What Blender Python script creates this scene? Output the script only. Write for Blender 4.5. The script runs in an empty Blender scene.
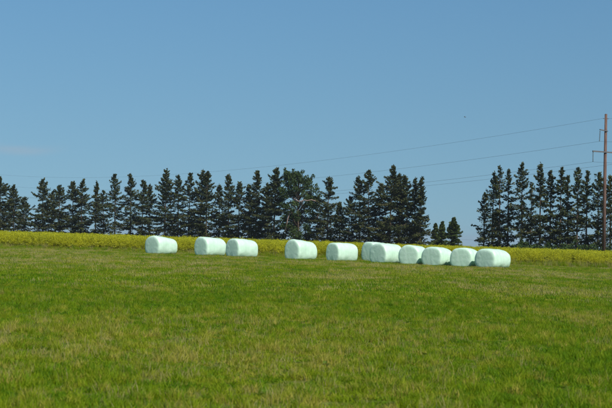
import bpy, math, random
import numpy as np
from mathutils import Matrix, Vector

# ------------------------------------------------------------------ camera
SC = bpy.context.scene
COL = SC.collection
FPX, CX, CY = 1445.0, 306.0, 204.0          # focal length and centre in photo pixels (612 wide)
EYE = 1.5
PITCH = math.atan(34.0 / FPX)
ROLL = math.radians(1.0)
F_ = Vector((0, math.cos(PITCH), math.sin(PITCH)))
U0 = Vector((0, -math.sin(PITCH), math.cos(PITCH)))
R0 = Vector((1, 0, 0))
R_ = R0 * math.cos(ROLL) + U0 * math.sin(ROLL)
U_ = U0 * math.cos(ROLL) - R0 * math.sin(ROLL)
cam_d = bpy.data.cameras.new("camera")
cam = bpy.data.objects.new("camera", cam_d)
COL.objects.link(cam)
SC.camera = cam
cam.matrix_world = Matrix(((R_.x, U_.x, -F_.x, 0), (R_.y, U_.y, -F_.y, 0),
                           (R_.z, U_.z, -F_.z, EYE), (0, 0, 0, 1)))
cam_d.sensor_width = 36.0
cam_d.lens = 36.0 * FPX / 612.0
cam_d.clip_start = 0.5
cam_d.clip_end = 20000
cam_d.dof.use_dof = True
cam_d.dof.focus_distance = 98.0
cam_d.dof.aperture_fstop = 5.6

# ------------------------------------------------------------------ world, sun, exposure
SUN_EL = math.radians(46)
SUN_AZ = math.radians(148)                  # clockwise from the viewing direction
world = bpy.data.worlds.new("World")
SC.world = world
world.use_nodes = True
wn, wl = world.node_tree.nodes, world.node_tree.links
wn.clear()
sky = wn.new("ShaderNodeTexSky")
sky.sky_type = 'NISHITA'
sky.sun_disc = False
sky.sun_elevation = SUN_EL
sky.sun_rotation = SUN_AZ
sky.altitude = 200
sky.air_density = 1.0
sky.dust_density = 0.0
sky.ozone_density = 8.0
# clear dry air: the whole dome is read a little above the horizon haze
sky_tc = wn.new("ShaderNodeTexCoord")
sky_ma = wn.new("ShaderNodeVectorMath"); sky_ma.operation = 'MULTIPLY_ADD'
sky_ma.inputs[1].default_value = (1, 1, 0.36)
sky_ma.inputs[2].default_value = (0, 0, 0.052)
sky_no = wn.new("ShaderNodeVectorMath"); sky_no.operation = 'NORMALIZE'
wl.new(sky_tc.outputs['Generated'], sky_ma.inputs[0])
wl.new(sky_ma.outputs[0], sky_no.inputs[0])
wl.new(sky_no.outputs[0], sky.inputs['Vector'])
bg = wn.new("ShaderNodeBackground")
bg.inputs['Strength'].default_value = 0.057
outw = wn.new("ShaderNodeOutputWorld")
hsv = wn.new("ShaderNodeHueSaturation")
hsv.inputs['Saturation'].default_value = 1.07
tintn = wn.new("ShaderNodeMixRGB"); tintn.blend_type = 'MULTIPLY'; tintn.inputs['Fac'].default_value = 1.0
tintn.inputs['Color2'].default_value = (0.88, 0.985, 1.02, 1)
wl.new(sky.outputs['Color'], tintn.inputs['Color1'])
wl.new(tintn.outputs['Color'], hsv.inputs['Color'])
# a thin veil of high cloud: stretched noise, strongest low in the sky to the left
geo = wn.new("ShaderNodeTexCoord")
mp = wn.new("ShaderNodeMapping")
mp.inputs['Scale'].default_value = (9.0, 9.0, 75.0)
mp.inputs['Location'].default_value = (0.35, 0.0, 1.2)
ns = wn.new("ShaderNodeTexNoise")
ns.inputs['Scale'].default_value = 1.0
ns.inputs['Detail'].default_value = 4.0
ns.inputs['Roughness'].default_value = 0.5
wl.new(geo.outputs['Generated'], mp.inputs['Vector'])
wl.new(mp.outputs['Vector'], ns.inputs['Vector'])
# local veil centred on one direction (a small wisp)
WISP = (F_ + R_ * ((22 - CX) / FPX) + U_ * (-(147 - CY) / FPX)).normalized()
sub = wn.new("ShaderNodeVectorMath"); sub.operation = 'SUBTRACT'
sub.inputs[1].default_value = WISP
wl.new(geo.outputs['Generated'], sub.inputs[0])
scl = wn.new("ShaderNodeVectorMath"); scl.operation = 'MULTIPLY'
scl.inputs[1].default_value = (1 / 0.036, 1 / 0.036, 1 / 0.0075)
wl.new(sub.outputs[0], scl.inputs[0])
ln = wn.new("ShaderNodeVectorMath"); ln.operation = 'LENGTH'
wl.new(scl.outputs[0], ln.inputs[0])
mr = wn.new("ShaderNodeMapRange"); mr.interpolation_type = 'SMOOTHSTEP'
mr.inputs['From Min'].default_value = 1.0
mr.inputs['From Max'].default_value = 0.0
wl.new(ln.outputs['Value'], mr.inputs['Value'])
mr2 = wn.new("ShaderNodeMapRange"); mr2.interpolation_type = 'SMOOTHSTEP'
mr2.inputs['From Min'].default_value = 0.35
mr2.inputs['From Max'].default_value = 0.7
wl.new(ns.outputs['Fac'], mr2.inputs['Value'])
mul = wn.new("ShaderNodeMath"); mul.operation = 'MULTIPLY'
wl.new(mr.outputs['Result'], mul.inputs[0])
wl.new(mr2.outputs['Result'], mul.inputs[1])
mul2 = wn.new("ShaderNodeMath"); mul2.operation = 'MULTIPLY'
mul2.inputs[1].default_value = 0.5
wl.new(mul.outputs[0], mul2.inputs[0])
mixw = wn.new("ShaderNodeMixRGB")
mixw.inputs['Color2'].default_value = (6.2, 6.2, 6.8, 1)
wl.new(mul2.outputs[0], mixw.inputs['Fac'])
wl.new(hsv.outputs['Color'], mixw.inputs['Color1'])
wl.new(mixw.outputs['Color'], bg.inputs['Color'])
wl.new(bg.outputs['Background'], outw.inputs['Surface'])

sun_d = bpy.data.lights.new("sun", 'SUN')
sun_d.energy = 4.2
sun_d.angle = math.radians(0.53)
sun_d.color = (1.0, 0.955, 0.88)
sun = bpy.data.objects.new("sun", sun_d)
COL.objects.link(sun)
SDIR = Vector((math.sin(SUN_AZ) * math.cos(SUN_EL), math.cos(SUN_AZ) * math.cos(SUN_EL), math.sin(SUN_EL)))
sun.rotation_euler = SDIR.to_track_quat('Z', 'Y').to_euler()
sun.location = SDIR * 60

SC.view_settings.view_transform = 'Standard'
SC.view_settings.look = 'None'
SC.view_settings.exposure = 0.25
SC.view_settings.gamma = 1.0
SC.view_settings.use_curve_mapping = False

# ------------------------------------------------------------------ helpers
def gz(x, y):
    """height of the ground: leans gently down to the right and falls away behind the crop"""
    x = np.asarray(x, float); y = np.asarray(y, float)
    z = -0.0157 * 150 * np.tanh(x / 150)
    t = np.maximum(y - 170.0, 0)
    z = z - 0.0068 * (np.sqrt(t * t + 900) - 30)
    z = z + 0.018 * np.sin(x * 0.61 + y * 0.23) * np.sin(y * 0.37 + 1.3) * np.clip(1 - (y - 100) / 80, 0, 1)
    return z

def ray(px, py):
    return F_ + R_ * ((px - CX) / FPX) + U_ * (-(py - CY) / FPX)

def at(px, py, Y):
    d = ray(px, py)
    return Vector((0, 0, EYE)) + d * (Y / d.y)

def vnoise(x, y, seed=0):
    """smooth value noise 0..1"""
    rs = np.random.RandomState(seed)
    T = rs.rand(64, 64)
    xi = np.floor(x).astype(int); yi = np.floor(y).astype(int)
    fx = x - xi; fy = y - yi
    fx = fx * fx * (3 - 2 * fx); fy = fy * fy * (3 - 2 * fy)
    a = T[xi % 64, yi % 64]; b = T[(xi + 1) % 64, yi % 64]
    c = T[xi % 64, (yi + 1) % 64]; d = T[(xi + 1) % 64, (yi + 1) % 64]
    return (a * (1 - fx) + b * fx) * (1 - fy) + (c * (1 - fx) + d * fx) * fy

def fbm(x, y, seed=0):
    return (0.55 * vnoise(x, y, seed) + 0.28 * vnoise(x * 2.1, y * 2.1, seed + 1) + 0.17 * vnoise(x * 4.3, y * 4.3, seed + 2))

class MB:
    def __init__(s):
        s.v = []; s.f = []; s.n = 0
    def add(s, verts, faces):
        verts = np.asarray(verts, float).reshape(-1, 3)
        s.v.append(verts)
        s.f.extend([tuple(int(i) + s.n for i in f) for f in faces])
        s.n += len(verts)
    def quads(s, P):
        """P: (n,4,3)"""
        n = len(P)
        s.v.append(P.reshape(-1, 3))
        idx = np.arange(4 * n).reshape(n, 4) + s.n
        s.f.extend(map(tuple, idx.tolist()))
        s.n += 4 * n
    def tris(s, P):
        n = len(P)
        s.v.append(P.reshape(-1, 3))
        idx = np.arange(3 * n).reshape(n, 3) + s.n
        s.f.extend(map(tuple, idx.tolist()))
        s.n += 3 * n
    def tube(s, pts, radii, k=6, caps=True):
        pts = [Vector(p) for p in pts]
        rings = []
        for i, p in enumerate(pts):
            d = (pts[min(i + 1, len(pts) - 1)] - pts[max(i - 1, 0)]).normalized()
            a = Vector((0, 0, 1)) if abs(d.z) < 0.9 else Vector((1, 0, 0))
            u = d.cross(a).normalized(); w = d.cross(u)
            rings.append([p + (u * math.cos(2 * math.pi * j / k) + w * math.sin(2 * math.pi * j / k)) * radii[i] for j in range(k)])
        V = [tuple(q) for r in rings for q in r]
        Fc = []
        for i in range(len(pts) - 1):
            for j in range(k):
                Fc.append((i * k + j, i * k + (j + 1) % k, (i + 1) * k + (j + 1) % k, (i + 1) * k + j))
        if caps:
            Fc.append(tuple(range(k))[::-1]); Fc.append(tuple((len(pts) - 1) * k + j for j in range(k)))
        s.add(V, Fc)
    def box(s, c, ax, ay, az):
        c, ax, ay, az = map(Vector, (c, ax, ay, az))
        V = [c + ax * i + ay * j + az * k for k in (-1, 1) for j in (-1, 1) for i in (-1, 1)]
        s.add([tuple(v) for v in V], [(0, 2, 3, 1), (4, 5, 7, 6), (0, 1, 5, 4), (2, 6, 7, 3), (0, 4, 6, 2), (1, 3, 7, 5)])
    def mesh(s, name, mat, smooth=False):
        me = bpy.data.meshes.new(name)
        V = np.concatenate(s.v)
        me.from_pydata(V.tolist(), [], s.f)
        if smooth:
            me.polygons.foreach_set('use_smooth', [True] * len(me.polygons))
        me.materials.append(mat)
        me.update()
        return me
    def build(s, name, mat, parent=None, smooth=False):
        return link(name, s.mesh(name, mat, smooth), parent)

def link(name, data, parent=None):
    o = bpy.data.objects.new(name, data)
    COL.objects.link(o)
    if parent: o.parent = parent
    return o

def tag(o, label=None, cat=None, group=None, kind=None):
    if label: o['label'] = label
    if cat: o['category'] = cat
    if group: o['group'] = group
    if kind: o['kind'] = kind
    return o

# ------------------------------------------------------------------ materials
def newmat(name):
    m = bpy.data.materials.new(name); m.use_nodes = True
    nt = m.node_tree
    b = nt.nodes['Principled BSDF']
    return m, nt.nodes, nt.links, b

def ramp(n, stops):
    r = n.new("ShaderNodeValToRGB")
    e = r.color_ramp.elements
    e[0].position, e[0].color = stops[0][0], (*stops[0][1], 1)
    e[1].position, e[1].color = stops[-1][0], (*stops[-1][1], 1)
    for p, c in stops[1:-1]:
        k = e.new(p); k.color = (*c, 1)
    return r

def leaf_mat(name, stops, attr='tint', inst=True, trans=0.3, noise=0.0, rough=0.6, spec=0.25):
    """blade or leaf: colour from an attribute (per instance or per corner), some light shining through"""
    m, n, l, b = newmat(name)
    a = n.new("ShaderNodeAttribute"); a.attribute_name = attr
    a.attribute_type = 'INSTANCER' if inst else 'GEOMETRY'
    r = ramp(n, stops)
    l.new(a.outputs['Fac'], r.inputs['Fac'])
    b.inputs['Roughness'].default_value = rough
    b.inputs['Specular IOR Level'].default_value = spec
    l.new(r.outputs['Color'], b.inputs['Base Color'])
    t = n.new("ShaderNodeBsdfTranslucent")
    l.new(r.outputs['Color'], t.inputs['Color'])
    mx = n.new("ShaderNodeMixShader"); mx.inputs[0].default_value = trans
    l.new(b.outputs[0], mx.inputs[1]); l.new(t.outputs[0], mx.inputs[2])
    l.new(mx.outputs[0], n['Material Output'].inputs['Surface'])
    return m

GRASS = leaf_mat('grass_blade', [(0.0, (0.085, 0.190, 0.004)), (0.35, (0.160, 0.260, 0.004)), (0.65, (0.235, 0.290, 0.009)), (1.0, (0.390, 0.345, 0.060))], trans=0.35, spec=0.12)
STRAW = leaf_mat('dry_stalk', [(0.0, (0.22, 0.21, 0.05)), (1.0, (0.42, 0.36, 0.14))], trans=0.25)
WEED = leaf_mat('weed_leaf', [(0.0, (0.10, 0.20, 0.015)), (1.0, (0.15, 0.24, 0.02))], trans=0.3)
RSTEM = leaf_mat('rape_stem', [(0.0, (0.22, 0.26, 0.02)), (1.0, (0.36, 0.36, 0.035))], trans=0.3)
RFLOW = leaf_mat('rape_flower', [(0.0, (0.36, 0.37, 0.012)), (1.0, (0.56, 0.55, 0.015))], trans=0.35)

gm, n, l, b = newmat('field_soil')
tc = n.new("ShaderNodeTexCoord")
n1 = n.new("ShaderNodeTexNoise"); n1.inputs['Scale'].default_value = 0.25; n1.inputs['Detail'].default_value = 8
n2 = n.new("ShaderNodeTexNoise"); n2.inputs['Scale'].default_value = 6; n2.inputs['Detail'].default_value = 6
l.new(tc.outputs['Object'], n1.inputs['Vector']); l.new(tc.outputs['Object'], n2.inputs['Vector'])
r1 = ramp(n, [(0.3, (0.09, 0.14, 0.010)), (0.7, (0.16, 0.19, 0.015))])
r2 = ramp(n, [(0.35, (0.04, 0.045, 0.012)), (0.7, (0.13, 0.11, 0.04))])
l.new(n1.outputs['Fac'], r1.inputs['Fac']); l.new(n2.outputs['Fac'], r2.inputs['Fac'])
mx = n.new("ShaderNodeMixRGB"); mx.inputs['Fac'].default_value = 0.45
l.new(r1.outputs['Color'], mx.inputs['Color1']); l.new(r2.outputs['Color'], mx.inputs['Color2'])
l.new(mx.outputs['Color'], b.inputs['Base Color'])
b.inputs['Roughness'].default_value = 0.95; b.inputs['Specular IOR Level'].default_value = 0.1
bp = n.new("ShaderNodeBump"); bp.inputs['Strength'].default_value = 0.6; bp.inputs['Distance'].default_value = 0.05
l.new(n2.outputs['Fac'], bp.inputs['Height']); l.new(bp.outputs['Normal'], b.inputs['Normal'])

def crown_mat(name, c0, c1, c2):
    return leaf_mat(name, [(0.0, c0), (0.5, c1), (1.0, c2)], attr='tint', inst=False, trans=0.22, rough=0.7, spec=0.15)
NEEDLE = crown_mat('conifer_needles', (0.032, 0.048, 0.018), (0.060, 0.076, 0.024), (0.115, 0.112, 0.038))
NEEDLE2 = crown_mat('young_conifer_needles', (0.040, 0.070, 0.018), (0.075, 0.110, 0.026), (0.12, 0.15, 0.036))
BROAD = crown_mat('broad_leaves', (0.026, 0.050, 0.014), (0.048, 0.082, 0.020), (0.085, 0.120, 0.032))
SHRUB = crown_mat('shrub_leaves', (0.028, 0.055, 0.014), (0.050, 0.090, 0.022), (0.085, 0.130, 0.036))

def bark_mat(name, c0, c1, sc=6.0):
    m, n, l, b = newmat(name)
    tc = n.new("ShaderNodeTexCoord")
    mp = n.new("ShaderNodeMapping"); mp.inputs['Scale'].default_value = (sc, sc, sc * 0.12)
    ns = n.new("ShaderNodeTexNoise"); ns.inputs['Scale'].default_value = 1.0; ns.inputs['Detail'].default_value = 8
    l.new(tc.outputs['Object'], mp.inputs['Vector']); l.new(mp.outputs['Vector'], ns.inputs['Vector'])
    r = ramp(n, [(0.3, c0), (0.72, c1)])
    l.new(ns.outputs['Fac'], r.inputs['Fac']); l.new(r.outputs['Color'], b.inputs['Base Color'])
    b.inputs['Roughness'].default_value = 0.9; b.inputs['Specular IOR Level'].default_value = 0.15
    bp = n.new("ShaderNodeBump"); bp.inputs['Strength'].default_value = 0.5; bp.inputs['Distance'].default_value = 0.02
    l.new(ns.outputs['Fac'], bp.inputs['Height']); l.new(bp.outputs['Normal'], b.inputs['Normal'])
    return m
BARK = bark_mat('conifer_bark', (0.055, 0.042, 0.032), (0.15, 0.115, 0.085))
DEADWOOD = bark_mat('dead_wood', (0.20, 0.14, 0.12), (0.40, 0.29, 0.25))
POLEWOOD = bark_mat('creosoted_pole_wood', (0.085, 0.050, 0.040), (0.20, 0.125, 0.10), 9.0)

def plain(name, c, rough=0.5, metal=0.0):
    m, n, l, b = newmat(name)
    ns = n.new("ShaderNodeTexNoise"); ns.inputs['Scale'].default_value = 14; ns.inputs['Detail'].default_value = 4
    r = ramp(n, [(0.3, tuple(x * 0.8 for x in c)), (0.7, tuple(min(1, x * 1.15) for x in c))])
    l.new(ns.outputs['Fac'], r.inputs['Fac']); l.new(r.outputs['Color'], b.inputs['Base Color'])
    b.inputs['Roughness'].default_value = rough; b.inputs['Metallic'].default_value = metal
    return m
STEEL = plain('weathered_steel', (0.16, 0.15, 0.15), 0.6, 0.4)
GLASSY = plain('dark_insulator_glass', (0.06, 0.075, 0.075), 0.25)
WIRE = plain('aluminium_conductor', (0.10, 0.105, 0.115), 0.6, 0.2)
FEATHER = plain('dark_feathers', (0.16, 0.17, 0.18), 0.8)

wm, n, l, b = newmat('mint_wrap_film')
tc = n.new("ShaderNodeTexCoord")
oi = n.new("ShaderNodeObjectInfo")
mp = n.new("ShaderNodeMapping"); mp.inputs['Scale'].default_value = (7.0, 1.2, 1.2)   # layers wound round the bale
wv = n.new("ShaderNodeTexNoise"); wv.inputs['Scale'].default_value = 1.6; wv.inputs['Detail'].default_value = 6
l.new(tc.outputs['Object'], mp.inputs['Vector']); l.new(mp.outputs['Vector'], wv.inputs['Vector'])
nz = n.new("ShaderNodeTexNoise"); nz.inputs['Scale'].default_value = 3.2; nz.inputs['Detail'].default_value = 7; nz.inputs['Distortion'].default_value = 0.6
l.new(tc.outputs['Object'], nz.inputs['Vector'])
ad = n.new("ShaderNodeMath"); ad.operation = 'ADD'
l.new(wv.outputs['Fac'], ad.inputs[0]); l.new(nz.outputs['Fac'], ad.inputs[1])
hf = n.new("ShaderNodeMath"); hf.operation = 'MULTIPLY'; hf.inputs[1].default_value = 0.5
l.new(ad.outputs[0], hf.inputs[0])
r = ramp(n, [(0.3, (0.49, 0.71, 0.53)), (0.5, (0.57, 0.78, 0.60)), (0.7, (0.64, 0.82, 0.67))])
l.new(hf.outputs[0], r.inputs['Fac'])
l.new(r.outputs['Color'], b.inputs['Base Color'])
b.inputs['Roughness'].default_value = 0.38
b.inputs['Specular IOR Level'].default_value = 0.4
bp = n.new("ShaderNodeBump"); bp.inputs['Strength'].default_value = 0.55; bp.inputs['Distance'].default_value = 0.06
l.new(hf.outputs[0], bp.inputs['Height']); l.new(bp.outputs['Normal'], b.inputs['Normal'])
FILM = wm

# ------------------------------------------------------------------ ground
ys = np.concatenate([np.linspace(-60, 0, 13), np.linspace(1, 130, 130), np.geomspace(133, 9000, 70)])
xs = np.concatenate([-np.geomspace(6000, 62, 30), np.linspace(-60, 60, 81), np.geomspace(62, 6000, 30)])
X, Y = np.meshgrid(xs, ys)
Z = gz(X, Y)
nx, ny = len(xs), len(ys)
g = MB()
ii = np.arange(nx * ny).reshape(ny, nx)
g.add(np.stack([X, Y, Z], -1), np.stack([ii[:-1, :-1], ii[:-1, 1:], ii[1:, 1:], ii[1:, :-1]], -1).reshape(-1, 4).tolist())
ground = g.build('ground', gm, smooth=True)
tag(ground, kind='structure')

# ------------------------------------------------------------------ scattering by geometry nodes
def scatter(name, pts, rot, scl, idx, tint, protos):
    """one object of instances; protos is a list of meshes"""
    pc = bpy.data.collections.new(name + '_plants')
    for i, me in enumerate(protos):
        pc.objects.link(bpy.data.objects.new('%s_plant_%02d' % (name, i), me))
    me = bpy.data.meshes.new(name)
    me.from_pydata(pts.tolist(), [], [])
    for an, ty, dat, key in (('rot', 'FLOAT_VECTOR', rot, 'vector'), ('scl', 'FLOAT_VECTOR', scl, 'vector'),
                             ('idx', 'INT', idx, 'value'), ('tint', 'FLOAT', tint, 'value')):
        a = me.attributes.new(an, ty, 'POINT')
        a.data.foreach_set(key, np.asarray(dat).ravel())
    o = link(name, me)
    ng = bpy.data.node_groups.new(name + '_scatter', 'GeometryNodeTree')
    ng.interface.new_socket('Geometry', in_out='INPUT', socket_type='NodeSocketGeometry')
    ng.interface.new_socket('Geometry', in_out='OUTPUT', socket_type='NodeSocketGeometry')
    N, L = ng.nodes, ng.links
    gi = N.new('NodeGroupInput'); go = N.new('NodeGroupOutput')
    ip = N.new('GeometryNodeInstanceOnPoints')
    ci = N.new('GeometryNodeCollectionInfo')
    ci.inputs['Collection'].default_value = pc
    ci.inputs['Separate Children'].default_value = True
    ci.inputs['Reset Children'].default_value = True
    def na(nm, ty):
        q = N.new('GeometryNodeInputNamedAttribute'); q.data_type = ty
        q.inputs['Name'].default_value = nm
        return q.outputs['Attribute']
    L.new(gi.outputs[0], ip.inputs['Points'])
    L.new(ci.outputs[0], ip.inputs['Instance'])
    ip.inputs['Pick Instance'].default_value = True
    L.new(na('idx', 'INT'), ip.inputs['Instance Index'])
    e2r = N.new('FunctionNodeEulerToRotation')
    L.new(na('rot', 'FLOAT_VECTOR'), e2r.inputs[0])
    L.new(e2r.outputs[0], ip.inputs['Rotation'])
    L.new(na('scl', 'FLOAT_VECTOR'), ip.inputs['Scale'])
    L.new(ip.outputs[0], go.inputs[0])
    md = o.modifiers.new('scatter', 'NODES'); md.node_group = ng
    return o

def blades(rs, n, spread, hmin, hmax, w, lean):
    """n bent grass blades as tapered strips: (tris, quads)"""
    r = spread * np.sqrt(rs.rand(n)); a = rs.rand(n) * 2 * np.pi
    base = np.stack([r * np.cos(a), r * np.sin(a), np.full(n, -0.015)], 1)
    h = hmin + (hmax - hmin) * rs.rand(n) ** 1.5
    d = rs.rand(n) * 2 * np.pi
    ld = np.stack([np.cos(d), np.sin(d), np.zeros(n)], 1) * (lean * (0.3 + rs.rand(n)) * h)[:, None]
    fa = rs.rand(n) * np.pi
    side = np.stack([np.cos(fa), np.sin(fa), np.zeros(n)], 1) * (w * (0.6 + 0.8 * rs.rand(n)))[:, None]
    up = np.stack([np.zeros(n), np.zeros(n), h], 1)
    m = base + up * 0.55 + ld * 0.32
    t = base + up + ld
    Q = np.stack([base - side, base + side, m + side * 0.8, m - side * 0.8], 1)
    T = np.stack([m - side * 0.8, m + side * 0.8, t], 1)
    return Q, T

def tuft(seed, n, spread, hmin, hmax, w, lean, mat, extra=None):
    rs = np.random.RandomState(seed)
    m = MB()
    Q, T = blades(rs, n, spread, hmin, hmax, w, lean)
    m.quads(Q); m.tris(T)
    return m.mesh('grass_tuft', mat)

def weed(seed):
    rs = np.random.RandomState(seed); m = MB()
    n = 16
    a = rs.rand(n) * 6.283; ln_ = 0.05 + 0.06 * rs.rand(n); el = 0.25 + 0.8 * rs.rand(n)
    d = np.stack([np.cos(a) * np.cos(el), np.sin(a) * np.cos(el), np.sin(el)], 1)
    s = np.stack([-np.sin(a), np.cos(a), np.zeros(n)], 1) * (0.010 + 0.009 * rs.rand(n))[:, None]
    b0 = np.zeros((n, 3)); mid = d * (ln_ * 0.6)[:, None]; tip = d * ln_[:, None] - np.array([0, 0, 0.02])
    m.quads(np.stack([b0, mid - s, tip, mid + s], 1))
    return m.mesh('weed', WEED)

protos = [tuft(10 + i, 60, 0.085, 0.04, 0.135, 0.0032, 0.45, GRASS) for i in range(5)]       # 0-4 turf
protos += [tuft(20 + i, 48, 0.07, 0.07, 0.17, 0.0034, 0.5, GRASS) for i in range(2)]         # 5,6 lush clumps
protos += [tuft(30 + i, 14, 0.12, 0.10, 0.24, 0.0020, 0.30, STRAW) for i in range(2)]        # 7,8 dry stalks
protos += [weed(40), weed(41)]                                                                # 9,10
# coarser turf for the far part of the field
protos += [tuft(50 + i, 60, 0.22, 0.05, 0.14, 0.007, 0.4, GRASS) for i in range(3)]           # 11-13
protos += [tuft(60, 24, 0.30, 0.10, 0.20, 0.006, 0.3, STRAW)]                                 # 14

def crop_edge(x):
    """distance at which the yellow crop begins"""
    return 109.5 - 0.10 * x + 0.35 * np.sin(x * 0.7) + 0.25 * np.sin(x * 1.9 + 1)

rs = np.random.RandomState(7)
P, SCL, IDX, TINT = [], [], [], []
def grass_band(y0, y1, dens, lush, far=False):
    w0 = lambda y: y * (306 / FPX) * 1.12 + 1.2
    area = (y1 - y0) * (w0(y0) + w0(y1))
    n = int(area * dens)
    y = y0 + (y1 - y0) * rs.rand(n); x = (rs.rand(n) * 2 - 1) * w0(y1)
    k = (np.abs(x) < w0(y)) & (y < crop_edge(x) + 1.0)
    x, y = x[k], y[k]; n = len(x)
    clump = 0.45 * fbm(x * 1.5, y * 1.1, 3) + 0.55 * fbm(x * 4.2, y * 3.0, 5)     # tussocks
    patch = fbm(x * 0.16 + 9, y * 0.07, 11)             # broad patches
    patch2 = fbm(x * 0.5 + 3, y * 0.22, 21)
    dry = np.clip((patch - 0.5) * 0.7 + (patch2 - 0.5) * 1.0 + 0.50 + np.clip((y - 26) / 200, 0, 0.14), 0, 1)
    tint = np.clip(dry * 0.62 + (clump - 0.5) * 1.1 + 0.06 + 0.27 * rs.randn(n), 0, 1)
    h = 0.62 + 1.9 * (clump - 0.47) - 0.15 * dry + 0.16 * rs.randn(n)
    h = np.clip(h, 0.22, 1.35)
    u = rs.rand(n)
    if far:
        idx = rs.randint(11, 14, n)
        idx[u < 0.05 + 0.22 * (dry > 0.62)] = 14
    else:
        idx = rs.randint(0, 5, n)
        lsh = (clump > 0.55) & (u < 0.5); idx[lsh] = rs.randint(5, 7, lsh.sum())
        st = u > (0.965 - 0.13 * (dry > 0.55)); idx[st] = rs.randint(7, 9, st.sum())
        wd = (u > 0.5) & (u < 0.506 + 0.025 * (patch2 > 0.6)); idx[wd] = rs.randint(9, 11, wd.sum())
    s = np.stack([0.85 + 0.4 * rs.rand(n)] * 2 + [h], 1)
    P.append(np.stack([x, y, gz(x, y)], 1)); SCL.append(s); IDX.append(idx); TINT.append(tint)
grass_band(9.0, 20.0, 130, True)
grass_band(20.0, 38.0, 85, True)
grass_band(38.0, 62.0, 22, True, True)
grass_band(62.0, 120.0, 11, True, True)
# unmown margin along the foot of the crop
n = 5200
x = (rs.rand(n) * 2 - 1) * 32
off = rs.randn(n) * 0.45 - 0.1
y = crop_edge(x) + off
P.append(np.stack([x, y, gz(x, y)], 1))
hh = np.clip(1.9 + 0.9 * np.clip((x + 8) / 25, 0, 1) + 2.4 * (fbm(x * 0.8, y * 0.8, 51) - 0.4) + 0.9 * off + 0.7 * rs.randn(n), 0.8, 5.5)
SCL.append(np.stack([np.full(n, 0.7), np.full(n, 0.7), hh], 1))
IDX.append(np.where(rs.rand(n) < 0.15, 14, rs.randint(11, 14, n))); TINT.append(np.clip(0.52 + 0.2 * rs.randn(n), 0, 1))
P = np.concatenate(P); SCL = np.concatenate(SCL); IDX = np.concatenate(IDX); TINT = np.concatenate(TINT)
ROT = np.zeros((len(P), 3)); ROT[:, 2] = rs.rand(len(P)) * 6.283
ROT[:, 0] = rs.randn(len(P)) * 0.08
grass = scatter('meadow_grass', P, ROT, SCL, IDX.astype(np.int32), TINT, protos)
tag(grass, 'short green meadow grass with dry straw patches covering the field', 'grass', kind='stuff')

# ------------------------------------------------------------------ yellow flowering crop
def rape(seed, H):
    rs = np.random.RandomState(seed)
    me = bpy.data.meshes.new('rape_plant')
    st, fl = MB(), MB()
    nb = 7
    ends = [((0, 0, 0), (rs.randn() * 0.05, rs.randn() * 0.05, H))]
    for i in range(nb):
        z = H * (0.30 + 0.45 * rs.rand()); a = rs.rand() * 6.283; r = 0.10 + 0.16 * rs.rand()
        ends.append(((0, 0, z), (r * math.cos(a), r * math.sin(a), min(H * 0.97, z + 0.22 + 0.34 * rs.rand()))))
    for b0, e in ends:
        b0 = np.array(b0); e = np.array(e)
        for fa in (rs.rand() * 3.14,):
            s = np.array([math.cos(fa), math.sin(fa), 0]) * 0.006
            st.quads(np.array([[b0 - s, b0 + s, e + s * 0.5, e - s * 0.5]]))
        # flower head: small petals round the tip and a little way down the stalk
        n = 12
        t = rs.rand(n) ** 1.2 * 0.42
        dirn = (e - b0) / np.linalg.norm(e - b0)
        c = e - dirn * t[:, None] + rs.randn(n, 3) * np.array([0.035, 0.035, 0.02])
        q = rand_quads(rs, c, 0.016 + 0.012 * rs.rand(n), 1.0)
        fl.quads(q)
    # leaves low on the stem
    n = 16
    c = np.stack([rs.randn(n) * 0.09, rs.randn(n) * 0.09, H * 0.62 * rs.rand(n)], 1)
    st.quads(rand_quads(rs, c, 0.03 + 0.03 * rs.rand(n), 1.8))
    V = np.concatenate(st.v + fl.v)
    ns_ = st.n
    me.from_pydata(V.tolist(), [], st.f + [tuple(i + ns_ for i in f) for f in fl.f])
    me.materials.append(RSTEM); me.materials.append(RFLOW)
    me.polygons.foreach_set('material_index', [0] * len(st.f) + [1] * len(fl.f))
    me.update()
    return me

def rand_quads(rs, c, size, aspect, flat=0.0, axis=None):
    """randomly turned diamond faces centred on c; flat pulls them towards the horizontal"""
    n = len(c)
    u = rs.randn(n, 3) if axis is None else axis + rs.randn(n, 3) * 0.45
    u[:, 2] *= (1 - flat)
    u /= np.linalg.norm(u, axis=1, keepdims=True) + 1e-9
    w = rs.randn(n, 3)
    w[:, 2] *= (1 - flat)
    v = w - (w * u).sum(1, keepdims=True) * u
    v /= np.linalg.norm(v, axis=1, keepdims=True) + 1e-9
    size = np.asarray(size).reshape(-1, 1)
    U = u * size * aspect; Vv = v * size
    k = (0.25 * rs.randn(n, 1))
    return np.stack([c - U, c - Vv + U * k, c + U, c + Vv - U * k], 1)

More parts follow.
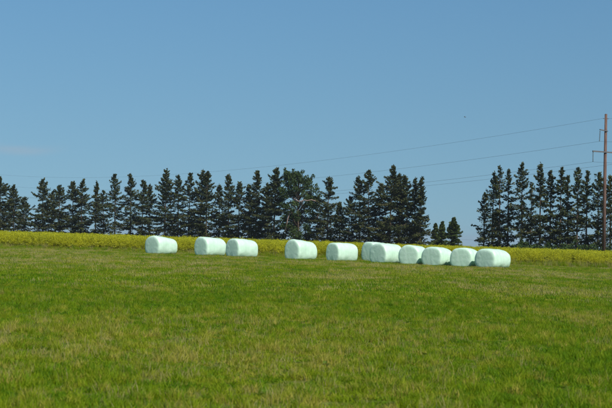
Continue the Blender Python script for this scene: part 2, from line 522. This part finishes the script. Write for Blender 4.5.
rprot = [rape(100 + i, 1.0) for i in range(6)]
rs = np.random.RandomState(17)
P, SCL, TINT = [], [], []
def crop_band(a, b_, dens):
    w = (125 + b_) * 306 / FPX * 1.2 + 4
    n = int((b_ - a) * 2 * w * dens)
    x = (rs.rand(n) * 2 - 1) * w
    off = a + (b_ - a) * rs.rand(n)
    y = crop_edge(x) + off
    k = np.abs(x) < y * 306 / FPX * 1.15 + 4
    x, y, off = x[k], y[k], off[k]; n = len(x)
    c = fbm(x * 0.45, y * 0.3, 31); c2 = fbm(x * 1.6, y * 1.0, 41)
    h = 1.02 + 0.22 * (c - 0.5) + 0.30 * (c2 - 0.5) + 0.10 * rs.randn(n)
    h = np.where(off < 1.6, h * (0.42 + 0.58 * np.sqrt(off / 1.6)) * (0.75 + 0.4 * rs.rand(n)), h)       # ragged edge of the drilled crop
    P.append(np.stack([x, y, gz(x, y)], 1))
    SCL.append(np.stack([1.0 + 0.25 * rs.randn(n) * 0.5, 1.0 + 0.12 * rs.randn(n), h], 1))
    TINT.append(np.clip(0.45 + 1.0 * (c2 - 0.5) + 0.6 * (c - 0.5) + 0.2 * rs.randn(n), 0, 1))
crop_band(0, 4, 22)
crop_band(4, 22, 9)
crop_band(22, 70, 4)
crop_band(70, 165, 1.6)
P = np.concatenate(P); SCL = np.concatenate(SCL); TINT = np.concatenate(TINT)
ROT = np.zeros((len(P), 3)); ROT[:, 2] = rs.rand(len(P)) * 6.283
ROT[:, 0] = rs.randn(len(P)) * 0.07; ROT[:, 1] = rs.randn(len(P)) * 0.07
crop = scatter('flowering_crop', P, ROT, SCL, rs.randint(0, 6, len(P)).astype(np.int32), TINT, rprot)
tag(crop, 'yellow flowering rapeseed crop standing behind the bales', 'crop field', kind='stuff')

# ------------------------------------------------------------------ wrapped bales
def bale_mesh(seed, W, H, L, taper, rnd, sag):
    """axis along local X, near end at -L/2; sits on z=0. W across, H high, taper shrinks the far end"""
    rs = np.random.RandomState(seed)
    NS, NR = 40, 72
    ts = np.sin(np.linspace(-np.pi / 2, np.pi / 2, NS + 1))[1:-1]
    ts = np.sign(ts) * np.abs(ts) ** 0.72
    th = np.linspace(0, 2 * np.pi, NR, endpoint=False)
    ph = rs.rand(8) * 6.28
    V = []
    def ring(t, shrink):
        far = (t + 1) / 2
        k = (1 - taper * far ** 1.4)
        e = 2.35
        cx = np.cos(th); sz = np.sin(th)
        y = np.sign(cx) * np.abs(cx) ** (2 / e); z = np.sign(sz) * np.abs(sz) ** (2 / e)
        r = shrink * (1 + 0.014 * np.sin(2 * th + ph[0] + t) + 0.010 * np.sin(5 * th + ph[1] + 2.2 * t) + 0.008 * np.sin(3 * th + 7 * t + ph[2])
                      + 0.005 * np.sin(11 * th + ph[3]) * np.cos(9 * t + ph[4]) + 0.006 * np.sin(16 * t + ph[5]))
        yy = y * r * W / 2
        zz = z * r * H / 2 * np.where(z > 0, k, 1.0)
        zz = zz * 1.14 + H * 0.43          # the round bale has sunk on to a flat base
        # the underside flattens and spreads where it bears on the ground
        spread = 1 + sag * np.clip(1 - zz / (0.55 * H), 0, 1) ** 1.5
        yy = yy * spread
        zz = np.where(zz < 0.05 * H, 0.05 * H * np.exp(np.minimum(zz / (0.05 * H) - 1, 0)), zz)
        return yy, zz
    for t in ts:
        s = (1 - abs(t) ** rnd) ** (1 / rnd)
        s = max(s, 0.05)
        yy, zz = ring(t, s)
        bul = 0.0
        V.append(np.stack([np.full(NR, t * L / 2), yy, zz], 1))
    nr = len(ts)
    V = np.concatenate(V)
    V[:, 2] -= V[:, 2].min()
    Fc = [(i * NR + j, i * NR + (j + 1) % NR, (i + 1) * NR + (j + 1) % NR, (i + 1) * NR + j) for i in range(nr - 1) for j in range(NR)]
    # end discs
    c0 = V[:NR].mean(0); c1 = V[-NR:].mean(0)
    V = np.concatenate([V, [c0], [c1]])
    k0 = nr * NR
    for j in range(NR):
        Fc.append((k0, (j + 1) % NR, j)); Fc.append((k0 + 1, (nr - 1) * NR + j, (nr - 1) * NR + (j + 1) % NR))
    # gentle creases pulled into the film, strongest towards the ends
    rad = rs.randn(6)
    ang = np.arctan2(V[:, 2] - H / 2, V[:, 1])
    endness = np.clip(np.abs(V[:, 0]) / (L / 2) - 0.75, 0, 1) * 4
    V[:, 0] += 0.003 * np.sin(9 * ang + rad[0]) * endness * np.sign(V[:, 0]) * np.clip(np.hypot(V[:, 1], V[:, 2] - H / 2) / (0.45 * H), 0, 1) ** 3
    m = MB(); m.add(V, Fc)
    return m

#         x0     x1     face   top    Y    axis  taper rnd  label
BALES = [
 (144.5, 178.5, 160.5, 235.2, 107.8, 47, 0.33, 8.5, 'leftmost pale mint wrapped bale, standing apart, its top sloping down to the right'),
 (194.5, 226.6, 208.5, 236.3, 106.2, 45, 0.20, 10.2, 'pale mint wrapped bale second from the left, next to the third'),
 (226.0, 258.4, 239.8, 238.2, 104.6, 43, 0.20, 11.0, 'pale mint wrapped bale third from the left, touching the right end of the second'),
 (284.6, 317.7, 299.5, 239.2, 103.0, 46, 0.24, 10.2, 'pale mint wrapped bale standing alone below the broadleaf tree, fourth from the left'),
 (326.0, 358.5, 338.5, 242.2, 101.6, 42, 0.12, 11.9, 'pale mint wrapped bale standing alone, fifth from the left, with a nearly level top'),
 (361.3, 391.5, 375.0, 241.4, 105.0, 46, 0.12, 10.2, 'wrapped bale mostly hidden behind another one, only its shaded left end showing'),
 (369.5, 403.0, 385.3, 242.9, 100.4, 46, 0.08, 11.0, 'pale mint wrapped bale hiding another bale behind it, seventh from the left'),
 (398.3, 428.5, 417.5, 244.6, 98.9, 57, 0.12, 8.5, 'rounded wrapped bale showing mostly its end, first of the four overlapping bales'),
 (421.2, 453.8, 440.0, 246.6, 97.5, 51, 0.12, 10.2, 'pale mint wrapped bale second of the four overlapping bales on the right'),
 (449.5, 481.5, 470.0, 247.5, 96.2, 56, 0.10, 8.5, 'rounded wrapped bale partly behind the rightmost bale'),
 (473.8, 511.9, 492.5, 248.4, 94.8, 48, 0.12, 8.5, 'rightmost pale mint wrapped bale, lying nearest to the utility pole'),
]
for i, (x0, x1, xf, top, Yb, axd, tap, rnd, lab) in enumerate(BALES):
    Yb0 = Yb; s = FPX / (Yb * 0.97)                                     # photo pixels per metre there
    a = math.radians(axd)
    W = (xf - x0) / s / math.sin(a) * 1.05
    L = (x1 - xf) / s / math.cos(a) * 1.06
    W = min(max(W, 1.3), 1.8); L = min(max(L, 1.3), 1.9)
    Yb *= 0.97
    c = at((x0 + x1) / 2, top, Yb)
    zg = float(gz(c.x, Yb))
    H = (c.z - zg) / 1.01
    o = bale_mesh(300 + i, W, H, L, tap, rnd, 0.05).build('wrapped_bale', FILM, smooth=True)
    o.location = (c.x, Yb, zg)
    o.rotation_euler = (0, 0, a)
    tag(o, lab, 'bale', 'wrapped silage bales lined up on the meadow')
    if __name__ != '__main__': print(i, W, H, L)

# ------------------------------------------------------------------ trees
def set_tint(me, per_face, nv):
    a = me.attributes.new('tint', 'FLOAT', 'FACE')
    a.data.foreach_set('value', np.clip(per_face, 0, 1).astype(np.float32))

def conifer(seed, H, R, dens=1.0, shape='column', lowest=0.04, mat=None, ragged=0.35, leaf=1.0, wide=1.15):
    """returns (trunk mesh, crown mesh): trunk with limbs, sprays of needles along every limb"""
    rs = np.random.RandomState(seed)
    tr = MB()
    bend = rs.randn(2) * 0.012 * H
    def tp(u):
        return np.array([bend[0] * u * u, bend[1] * u * u, u * H])
    us = np.linspace(0, 1, 9)
    r0 = 0.011 * H + 0.05
    tr.tube([tp(u) - (np.array([0, 0, 0.3]) if u == 0 else 0) for u in us], [r0 * (1 - 0.93 * u) for u in us], 7)
    Q, T = [], []
    nb = int(H * 9.0 * dens)
    R = R * wide
    gap_c = rs.rand(3) * 0.6 + 0.1
    for i in range(nb):
        u = lowest + (0.985 - lowest) * (i + rs.rand()) / nb
        if min(abs(gap_c - u)) < 0.018: continue        # a whorl missing here and there
        if shape == 'column':
            w = R * min(1.0, (1 - u) * 1.75 + 0.05) ** 0.85 * (0.72 + 0.28 * min(1, (u + 0.05) / 0.22))
        elif shape == 'cone':
            w = R * (1 - u) ** 0.8
        else:                                           # open, wide-armed
            w = R * (min(1.0, (1 - u) * 2.1 + 0.04)) * (0.85 + 0.15 * math.sin(u * 17 + seed))
        ln_ = w * max(0.30, 1 + ragged * rs.randn()) + 0.15
        az = rs.rand() * 6.283
        el = -0.30 + 0.95 * u ** 1.5 + 0.18 * rs.randn()
        b0 = tp(u)
        h = np.array([math.cos(az), math.sin(az), 0])
        d = h * math.cos(el) + np.array([0, 0, math.sin(el)])
        def bp_(t):                                     # limbs droop and then turn up at the tip
            return b0 + d * (ln_ * t) + np.array([0, 0, ln_ * (-0.22 * t + 0.26 * t * t)])
        rb = 0.012 + 0.014 * ln_
        tr.tube([bp_(t) for t in (0, 0.5, 1.0)], [rb, rb * 0.6, 0.006], 3, caps=False)
        n = int((12 + 19 * ln_) * dens / leaf)
        t = 0.12 + 0.90 * rs.rand(n) ** 0.75
        wid = (0.10 + 0.24 * ln_ * (1.05 - t)) * 0.75
        sid = np.array([-h[1], h[0], 0])
        c = np.array([bp_(q) for q in t]) + sid * (rs.randn(n) * wid)[:, None] + rs.randn(n, 3) * np.array([0.06, 0.06, 0.10])
        c[:, 2] -= np.abs(rs.randn(n)) * 0.13
        sz = (0.075 + 0.085 * rs.rand(n)) * leaf
        ax = np.tile(d, (n, 1)) + sid * (rs.randn(n) * 0.8)[:, None]
        Q.append(rand_quads(rs, c, sz, 1.7, 0.25, ax))
        T.append(0.42 + 0.18 * rs.randn() + 0.16 * rs.randn(n))
    # leader
    n = 14
    c = np.array([tp(0.93 + 0.075 * q) for q in rs.rand(n)]) + rs.randn(n, 3) * np.array([0.07, 0.07, 0.1])
    Q.append(rand_quads(rs, c, 0.09 + 0.05 * rs.rand(n), 1.5, 0, np.tile([0, 0, 1.0], (n, 1)))); T.append(0.5 + 0.15 * rs.randn(n))
    cr = MB(); cr.quads(np.concatenate(Q))
    tm = tr.mesh('trunk', BARK, True)
    cm = cr.mesh('crown', mat or NEEDLE)
    set_tint(cm, np.concatenate(T), 0)
    return tm, cm

def leafy(seed, lobes, stems, mat, per=1.0, leaf=0.13):
    """broadleaf crown: clumps of leaves through the volume of many small lobes; lobes = (centre, radii)"""
    rs = np.random.RandomState(seed)
    Q, T = [], []
    for c, r in lobes:
        n = int(75 * per * (r[0] * r[1] * r[2]) ** 0.6 / (leaf / 0.13) ** 1.5)
        p = rs.randn(n, 3); p /= np.linalg.norm(p, axis=1, keepdims=True)
        p *= (rs.rand(n, 1) ** 0.45)
        cc = np.array(c) + p * np.array(r)
        Q.append(rand_quads(rs, cc, leaf * (0.6 + 0.7 * rs.rand(n)), 1.25)); T.append(0.45 + 0.2 * rs.randn() + 0.16 * rs.randn(n))
    cr = MB(); cr.quads(np.concatenate(Q))
    cm = cr.mesh('crown', mat); set_tint(cm, np.concatenate(T), 0)
    tr = MB()
    for pts, rad in stems:
        tr.tube(pts, rad, 6)
    return tr.mesh('trunk', BARK, True), cm

def place_tree(name, px, top, Y, meshes, label, cat, group, rz=0.0):
    tm, cm = meshes
    p = at(px, top, Y)
    e = link(name, None)
    e.empty_display_size = 1
    e.location = (p.x, Y, float(gz(p.x, Y)))
    e.rotation_euler = (0, 0, rz)
    link('trunk', tm, e); link('crown', cm, e)
    tag(e, label, cat, group)
    return e

def tree_h(px, top, Y):
    p = at(px, top, Y)
    return p.z - float(gz(p.x, Y))

ROW = 'conifers in the long row behind the crop'
MID = 'conifers in the middle clump'
RGT = 'conifers in the right-hand group'
# px, top, distance, crown radius (m), shape, density, group, label
TREES = [
 (1, 176.5, 392, 3.4, 'wide', 1.15, ROW, 'broad dark conifer cut by the left edge of the picture'),
 (14.5, 184.5, 398, 3.0, 'wide', 1.1, ROW, 'dark round-topped conifer second from the left edge'),
 (24.5, 197, 390, 2.2, 'column', 0.9, ROW, 'shorter thin conifer at the right side of the leftmost clump'),
 (43.5, 179, 388, 2.9, 'column', 1.0, ROW, 'tall pointed conifer just right of the gap near the left edge'),
 (52, 191, 395, 2.4, 'column', 0.9, ROW, 'low conifer tucked between two taller ones near the left edge'),
 (60, 185, 386, 2.7, 'column', 1.05, ROW, 'medium blunt-topped conifer third to the right of the left gap'),
 (73.5, 181.5, 385, 2.6, 'column', 1.0, ROW, 'left one of two conifers whose crowns merge, well left of the bales'),
 (82, 179, 384, 2.7, 'column', 1.0, ROW, 'right one of two conifers whose crowns merge, well left of the bales'),
 (96.5, 181, 383, 2.2, 'cone', 1.0, ROW, 'narrow spire-topped conifer left of a wide-armed tall one'),
 (104, 190, 390, 2.0, 'column', 0.85, ROW, 'short thin conifer wedged before the wide-armed tall one'),
 (116, 173.5, 380, 3.0, 'wide', 0.85, ROW, 'tall wide-armed conifer with open branches, left of the first bale'),
 (131.5, 173.5, 378, 2.5, 'column', 0.95, ROW, 'tall pointed conifer just left of the first bale'),
 (143, 179.5, 376, 2.3, 'column', 0.95, ROW, 'medium conifer rising behind the left end of the first bale'),
 (150.5, 184.5, 380, 2.2, 'column', 0.9, ROW, 'shorter conifer right behind the middle of the first bale'),
 (166, 170, 373, 3.0, 'column', 1.1, ROW, 'tall full-crowned conifer behind the right end of the first bale'),
 (179, 175, 372, 2.2, 'column', 0.9, ROW, 'slender conifer over the gap between first and second bales'),
 (190, 173, 370, 2.3, 'column', 0.95, ROW, 'slender pointed conifer just left of the second bale'),
 (201, 170, 368, 2.4, 'column', 1.0, ROW, 'left one of a twin-topped pair behind the second bale'),
 (207.3, 170.5, 366, 2.3, 'column', 1.0, ROW, 'right one of a twin-topped pair behind the second bale'),
 (220, 184.5, 370, 2.1, 'column', 0.9, ROW, 'short conifer in the dip behind the right end of the second bale'),
 (229.3, 174, 364, 2.3, 'column', 0.95, ROW, 'tall slender conifer behind the left end of the third bale'),
 (239.5, 181.5, 362, 2.3, 'column', 0.95, ROW, 'medium conifer behind the middle of the third bale'),
 (250, 184, 362, 2.0, 'column', 0.95, ROW, 'low conifer behind the right end of the third bale'),
 (257, 170.5, 358, 2.3, 'column', 1.0, ROW, 'tall pointed conifer just right of the third bale'),
 (266, 183, 360, 2.2, 'column', 1.0, ROW, 'lower conifer between two tall ones left of the broadleaf tree'),
 (275, 167.5, 352, 2.8, 'column', 1.2, ROW, 'dense dark conifer touching the left side of the broadleaf tree'),
 (328.3, 176.5, 345, 2.7, 'column', 1.05, ROW, 'pointed conifer just right of the broadleaf tree, behind the fifth bale'),
 (318, 196, 352, 2.1, 'column', 0.9, ROW, 'low conifer half hidden below the right side of the broadleaf tree'),
 (340, 203, 340, 2.6, 'cone', 1.0, ROW, 'low bushy conifer between the row and the middle clump'),
 (349.5, 196, 336, 2.6, 'wide', 0.8, MID, 'low wide-armed conifer at the left side of the middle clump'),
 (360.5, 176.5, 334, 3.1, 'wide', 0.9, MID, 'conifer with long left-reaching branches in the middle clump'),
 (369.3, 170, 332, 2.6, 'column', 0.9, MID, 'second tallest spire of the middle clump, above the half-hidden bale'),
 (380, 184, 336, 2.2, 'column', 0.95, MID, 'low conifer in the notch left of the middle clump\'s tallest'),
 (390.8, 165.2, 328, 3.4, 'wide', 1.1, MID, 'tallest conifer of the middle clump, with a broad bushy top'),
 (400, 173.5, 330, 2.4, 'column', 1.0, MID, 'conifer just right of the tallest in the middle clump'),
 (408.3, 175, 327, 2.4, 'column', 1.0, MID, 'conifer third from the right in the middle clump'),
 (415.5, 177.5, 326, 1.8, 'column', 1.0, MID, 'conifer second from the right in the middle clump'),
 (420.8, 176.5, 324, 1.35, 'column', 1.0, MID, 'conifer at the right edge of the middle clump'),
 (484.5, 192, 296, 2.3, 'wide', 0.8, RGT, 'low conifer with a long branch, at the left edge of the right-hand group'),
 (493, 171.7, 292, 2.3, 'column', 0.85, RGT, 'leftmost tall conifer of the right-hand group'),
 (500.3, 165.8, 290, 1.9, 'column', 0.8, RGT, 'slender conifer behind the rightmost bale, second tall one of its group'),
 (508.6, 168.4, 290, 1.8, 'column', 0.8, RGT, 'thin see-through conifer third from the left in the right-hand group'),
 (522.7, 162.7, 286, 2.4, 'column', 0.95, RGT, 'tallest conifer of the right-hand group, left of its narrow dip'),
 (531.5, 182, 292, 1.5, 'column', 0.75, RGT, 'short thin conifer in the dip of the right-hand group'),
 (540.8, 163.2, 284, 2.3, 'column', 0.95, RGT, 'tall conifer just right of the dip in the right-hand group'),
 (551, 170, 284, 2.1, 'column', 0.95, RGT, 'conifer second to the right of the dip in the right-hand group'),
 (561, 166.6, 282, 2.0, 'column', 0.95, RGT, 'pointed conifer fourth to the left of the utility pole'),
 (568.5, 175, 284, 1.7, 'column', 0.9, RGT, 'lower conifer third to the left of the utility pole'),
 (577.7, 166.6, 280, 2.0, 'column', 0.9, RGT, 'tall pointed conifer second to the left of the utility pole'),
 (587, 170, 280, 1.9, 'column', 0.9, RGT, 'conifer next to the left of the utility pole'),
 (598.6, 171.7, 278, 2.1, 'column', 0.95, RGT, 'conifer directly behind the utility pole'),
 (611, 175, 277, 2.2, 'column', 0.95, RGT, 'conifer cut by the right edge of the picture'),
]
for i, (px, top, Yt, R, shp, dn, grp, lab) in enumerate(TREES):
    H = tree_h(px, top, Yt)
    place_tree('conifer_tree', px, top, Yt, conifer(1000 + i, H, R, dn * (0.92 if grp == RGT else 1.05), shp, wide=0.98 if grp == RGT else 1.13), lab, 'tree', grp)

for i, (px, top, Yt, R, lab) in enumerate([
        (435.8, 223.5, 345, 1.2, 'left one of two small joined conifers in the open gap'),
        (441.8, 221.6, 348, 1.25, 'right one of two small joined conifers in the open gap'),
        (453.2, 217.5, 342, 1.8, 'small separate conifer standing alone in the open gap')]):
    H = tree_h(px, top, Yt)
    place_tree('young_conifer', px, top, Yt, conifer(1500 + i, H, R * 1.1, 2.1, 'cone', 0.02, NEEDLE2, 0.38), lab, 'tree', 'small conifers in the gap')

# the broadleaf tree with its dead limbs
def broadleaf():
    Yt = 350.0
    px, top = 299.0, 167.5
    H = tree_h(px, top, Yt)
    s = FPX / Yt
    rs = np.random.RandomState(77)
    lobes, stems = [], []
    trunk_pts = [(0, 0, -0.3), (0.1, 0, H * 0.25), (-0.1, 0.1, H * 0.5), (0.1, 0, H * 0.8), (0, 0, H * 0.96)]
    stems.append((trunk_pts, [0.36, 0.30, 0.22, 0.12, 0.03]))
    for k in range(150):
        u = 0.06 + 0.86 * rs.rand()
        w = (4.6 if u > 0.45 else 3.9) * math.sqrt(max(0.06, 1 - max(0, (u - 0.66) / 0.36) ** 2))
        a = rs.rand() * 6.283; rr = w * (0.35 + 0.65 * math.sqrt(rs.rand()))
        c = np.array([rr * math.cos(a), rr * math.sin(a) * 0.8, u * H])
        r = 0.62 + 0.55 * rs.rand()
        lobes.append((c, (r * 1.1, r * 1.1, r * 0.9)))
        q = np.array([0, 0, H * max(0.05, u - 0.18)])
        stems.append(([q, (q + c) / 2 + np.array([0, 0, 0.3]), c], [0.09, 0.05, 0.02]))
    tops = [(285.5, 168), (293.8, 169), (302, 169.5), (311, 174), (318, 183)]
    for tx, ty in tops:
        for k in range(5):
            c = np.array([(tx - px) / s + rs.randn() * 0.4, rs.randn() * 0.6, H - (ty - top) / s - 0.5 - 0.75 * k])
            lobes.append((c, (0.5 + 0.16 * k, 0.5 + 0.16 * k, 0.6)))
            if k == 0:
                stems.append(([(0, 0, H * 0.6), tuple(c)], [0.10, 0.02]))
    e = place_tree('broadleaf_tree', px, top, Yt, leafy(78, lobes, stems, BROAD, 2.0, 0.15),
                   'tall green broadleaf tree with pale dead limbs, taller than the row around it', 'tree', None)
    def limb(pix, rad, lab):
        m = MB()
        pts = [Vector(((x - px) / s, yy, H - (y - top) / s)) for x, y, yy in pix]
        m.tube(pts, rad, 6)
        d = m.build('dead_limb', DEADWOOD, e, True); d['label'] = lab
    limb([(293.5, 198.2, -1.5), (296.5, 200.0, -2.6), (299.3, 201.9, -3.3), (302.0, 201.6, -3.5), (304.5, 200.2, -3.4), (308, 201.0, -3.6), (312, 200.0, -3.8), (316, 201.2, -3.8), (320.5, 201.8, -3.6), (322.5, 203.4, -3.4)],
         [0.05, 0.10, 0.16, 0.15, 0.11, 0.13, 0.11, 0.12, 0.08, 0.03], 'pale bare dead limb reaching sideways')
    limb([(286.2, 232.5, -2.0), (286.8, 229, -2.7), (288.3, 223, -3.1), (288.9, 219, -3.3), (290.6, 214.5, -3.2), (290.4, 211, -2.8)], [0.16, 0.16, 0.14, 0.12, 0.09, 0.03], 'pale bare leaning lower stem')
broadleaf()

# undergrowth at the foot of the right-hand group
SHRUBS = [(521, 239.5, 272, 1.9, 'bushy shrub below the tallest conifer of the right-hand group'),
          (535, 244.0, 270, 1.5, 'small low shrub below the dip in the right-hand group'),
          (548, 241.5, 268, 2.2, 'wide low shrub midway between the rightmost bale and the pole'),
          (563, 243.5, 266, 1.7, 'low round shrub left of the tallest undergrowth bush'),
          (575, 239.8, 266, 2.4, 'largest undergrowth shrub, just left of the utility pole'),
          (592, 243.5, 266, 2.0, 'low shrub immediately left of the foot of the utility pole'),
          (609, 243.5, 264, 1.8, 'low shrub at the right edge of the picture, beyond the pole')]
for i, (px, top, Yt, w, lab) in enumerate(SHRUBS):
    H = tree_h(px, top, Yt)
    rs = np.random.RandomState(500 + i)
    lobes, stems = [], []
    for k in range(26):
        a = rs.rand() * 6.283; rr = w * math.sqrt(rs.rand()); u = rs.rand()
        c = np.array([rr * math.cos(a), rr * math.sin(a), H * (0.12 + 0.75 * u * (1 - 0.45 * (rr / w) ** 2))])
        lobes.append((c, (0.6, 0.6, 0.5)))
        if k < 9: stems.append(([(0, 0, -0.1), tuple(c * np.array([0.4, 0.4, 0.6])), tuple(c)], [0.05, 0.03, 0.012]))
    lobes.append((np.array([0, 0, H - 0.35]), (0.5, 0.5, 0.35)))
    place_tree('shrub', px, top, Yt, leafy(600 + i, lobes, stems, SHRUB, 1.2, 0.12), lab, 'shrub', 'undergrowth below the right-hand conifers')

# ------------------------------------------------------------------ utility pole and wires
YP = 150.0
ptop = at(606.0, 114.2, YP)
pfoot = Vector((ptop.x - 0.06, YP, float(gz(ptop.x, YP))))
HP = ptop.z - pfoot.z
LDIR = Vector((-127, 230, 0)).normalized()          # the line runs away to the left
ADIR = Vector((LDIR.y, -LDIR.x, 0))                 # crossarms stand across it
pole = link('utility_pole', None)
pole.location = pfoot
tag(pole, 'tall brown wooden utility pole with two crossarms at the right edge', 'utility pole')
def prel(px, py, dy=0.0):
    return at(px, py, YP + dy) - pfoot
m = MB()
m.tube([(0, 0, -0.4), (0.02, 0, HP * 0.5), (0.06, 0, HP)], [0.205, 0.175, 0.135], 16)
m.build('shaft', POLEWOOD, pole, True)
def pole_x(z): return 0.06 * z / HP
def arm(zc, l0, l1, th, rise=0.0):
    m = MB()
    c = Vector((pole_x(zc), -0.19, zc)) + ADIR * (l0 + l1) / 2 + Vector((0, 0, rise * 0.5))
    hv = (ADIR * (l1 - l0) - Vector((0, 0, rise))) / 2
    m.box(c, hv, LDIR * th, Vector((0, 0, th)))
    return m.build('crossarm', STEEL, pole)
z_hi = prel(603.5, 131.2).z; z_lo = prel(603.5, 152.4).z
arm(z_hi, -0.84, 0.22, 0.05, 0.12)
arm(z_lo, -1.74, 1.74, 0.065, 0.05)
def insulator(px_off, ztop, length, dx=0.0):
    m = MB()
    p0 = Vector((pole_x(ztop), -0.19, ztop)) + ADIR * px_off
    p1 = p0 + Vector((dx, 0, -length))
    pts, rad = [], []
    nd = 7
    for k in range(nd):
        for f, r in ((0.0, 0.02), (0.25, 0.03), (0.55, 0.062), (0.7, 0.058), (0.78, 0.02)):
            pts.append(p0.lerp(p1, (k + f) / nd)); rad.append(r)
    pts.append(p1); rad.append(0.03)
    m.tube(pts, rad, 10)
    m.build('insulator', GLASSY, pole, True)
    return pfoot + p1
aB = insulator(-0.80, z_hi + 0.02, 1.12, -0.05)
aC = insulator(-1.69, z_lo + 0.0, 1.05)
aD = insulator(1.69, z_lo - 0.05, 1.05)
# earth-wire bracket near the top
zt = prel(605, 118.6).z
m = MB(); m.box(Vector((pole_x(zt), 0, zt)), ADIR * 0.34, LDIR * 0.03, Vector((0, 0, 0.03)))
m.build('top_bracket', STEEL, pole)
m = MB(); m.tube([Vector((pole_x(HP), 0, HP - 0.02)), Vector((pole_x(HP), 0, HP + 0.05))], [0.145, 0.06], 12)
m.build('pole_cap', STEEL, pole, True)
aA = pfoot + Vector((pole_x(zt), 0, zt + 0.02)) - ADIR * 0.3

def wire(a, lab, S=4.3, c=4.0, rad=0.010):
    m = MB()
    pts = []
    for k in range(61):                              # span running away to the left
        t = k / 60
        p = a + Vector((-127, 230, 0)) * t
        p.z = a.z + c * t - 4 * S * t * (1 - t)
        pts.append(p)
    back = []
    for k in range(20, 0, -1):                       # span coming nearer past the right edge
        t = k / 20 * 0.45
        p = a - Vector((-127, 230, 0)) * t * 0.62
        p.z = a.z - 4 * S * 0.8 * t * (1 - t)
        back.append(p)
    pts = back + pts
    m.tube(pts, [rad] * len(pts), 5)
    o = m.build('power_line', WIRE, None, True)
    tag(o, lab, 'wire', 'wires strung from the utility pole')
wire(aA, 'topmost thin wire running left from the top of the utility pole', rad=0.009)
wire(aB, 'second wire down, hung from the upper crossarm of the pole')
wire(aC, 'wire hung from the left end of the lower crossarm')
wire(aD, 'lowest wire leaving the pole, hung from its lower crossarm beyond the right edge')

# a low wire crossing the open gap far behind
m = MB()
a = at(405, 233.2, 420); b_ = at(500, 241.0, 420)
pts = [a.lerp(b_, k / 12) - Vector((0, 0, 0.5 * 4 * (k / 12) * (1 - k / 12))) for k in range(13)]
m.tube(pts, [0.018] * 13, 5)
o = m.build('low_wire', WIRE, None, True)
tag(o, 'faint low wire crossing the open gap between the tree groups', 'wire')

# ------------------------------------------------------------------ bird
def bird():
    c = at(465, 117, 260)
    m = MB()
    # one skin: body rings with the wings drawn out of the middle ones
    pts = [(-0.22, 0, 0.01), (-0.15, 0, 0.0), (-0.05, 0, -0.01), (0.05, 0, 0), (0.12, 0, 0.015), (0.17, 0, 0.02), (0.21, 0, 0.01)]
    rad = [0.03, 0.03, 0.055, 0.06, 0.045, 0.035, 0.006]
    m.tube(pts, rad, 8)
    for s in (-1, 1):
        w = [(0.08, 0.03 * s, 0.02), (0.10, 0.16 * s, 0.10), (0.02, 0.34 * s, 0.09), (-0.10, 0.42 * s, 0.05), (-0.07, 0.20 * s, 0.07), (-0.06, 0.03 * s, 0.01)]
        top = np.array(w); bot = top - np.array([0, 0, 0.012])
        V = np.concatenate([top, bot]); k = len(w)
        Fc = [tuple(range(k)), tuple(range(2 * k - 1, k - 1, -1))] + [(j, j + k, (j + 1) % k + k, (j + 1) % k) for j in range(k)]
        m.add(V, Fc)
    o = m.build('bird', FEATHER, None)
    o.location = c; o.rotation_euler = (0.1, -0.15, math.radians(150))
    tag(o, 'tiny dark bird flying high above the right-hand trees', 'bird')
bird()

# ------------------------------------------------------------------ the summer air
m = MB()
m.box((0, 4500, -21.5), (6100, 0, 0), (0, 4700, 0), (0, 0, 48.5))
hz, n, l, b = newmat('thin_haze')
n.remove(b)
pv = n.new("ShaderNodeVolumePrincipled")
pv.inputs['Color'].default_value = (0.86, 0.92, 1.0, 1)
pv.inputs['Density'].default_value = 0.00008
pv.inputs['Anisotropy'].default_value = 0.2
l.new(pv.outputs['Volume'], n['Material Output'].inputs['Volume'])
o = m.build('haze', hz)
tag(o, 'thin bluish summer haze over the field and trees', 'haze', kind='stuff')
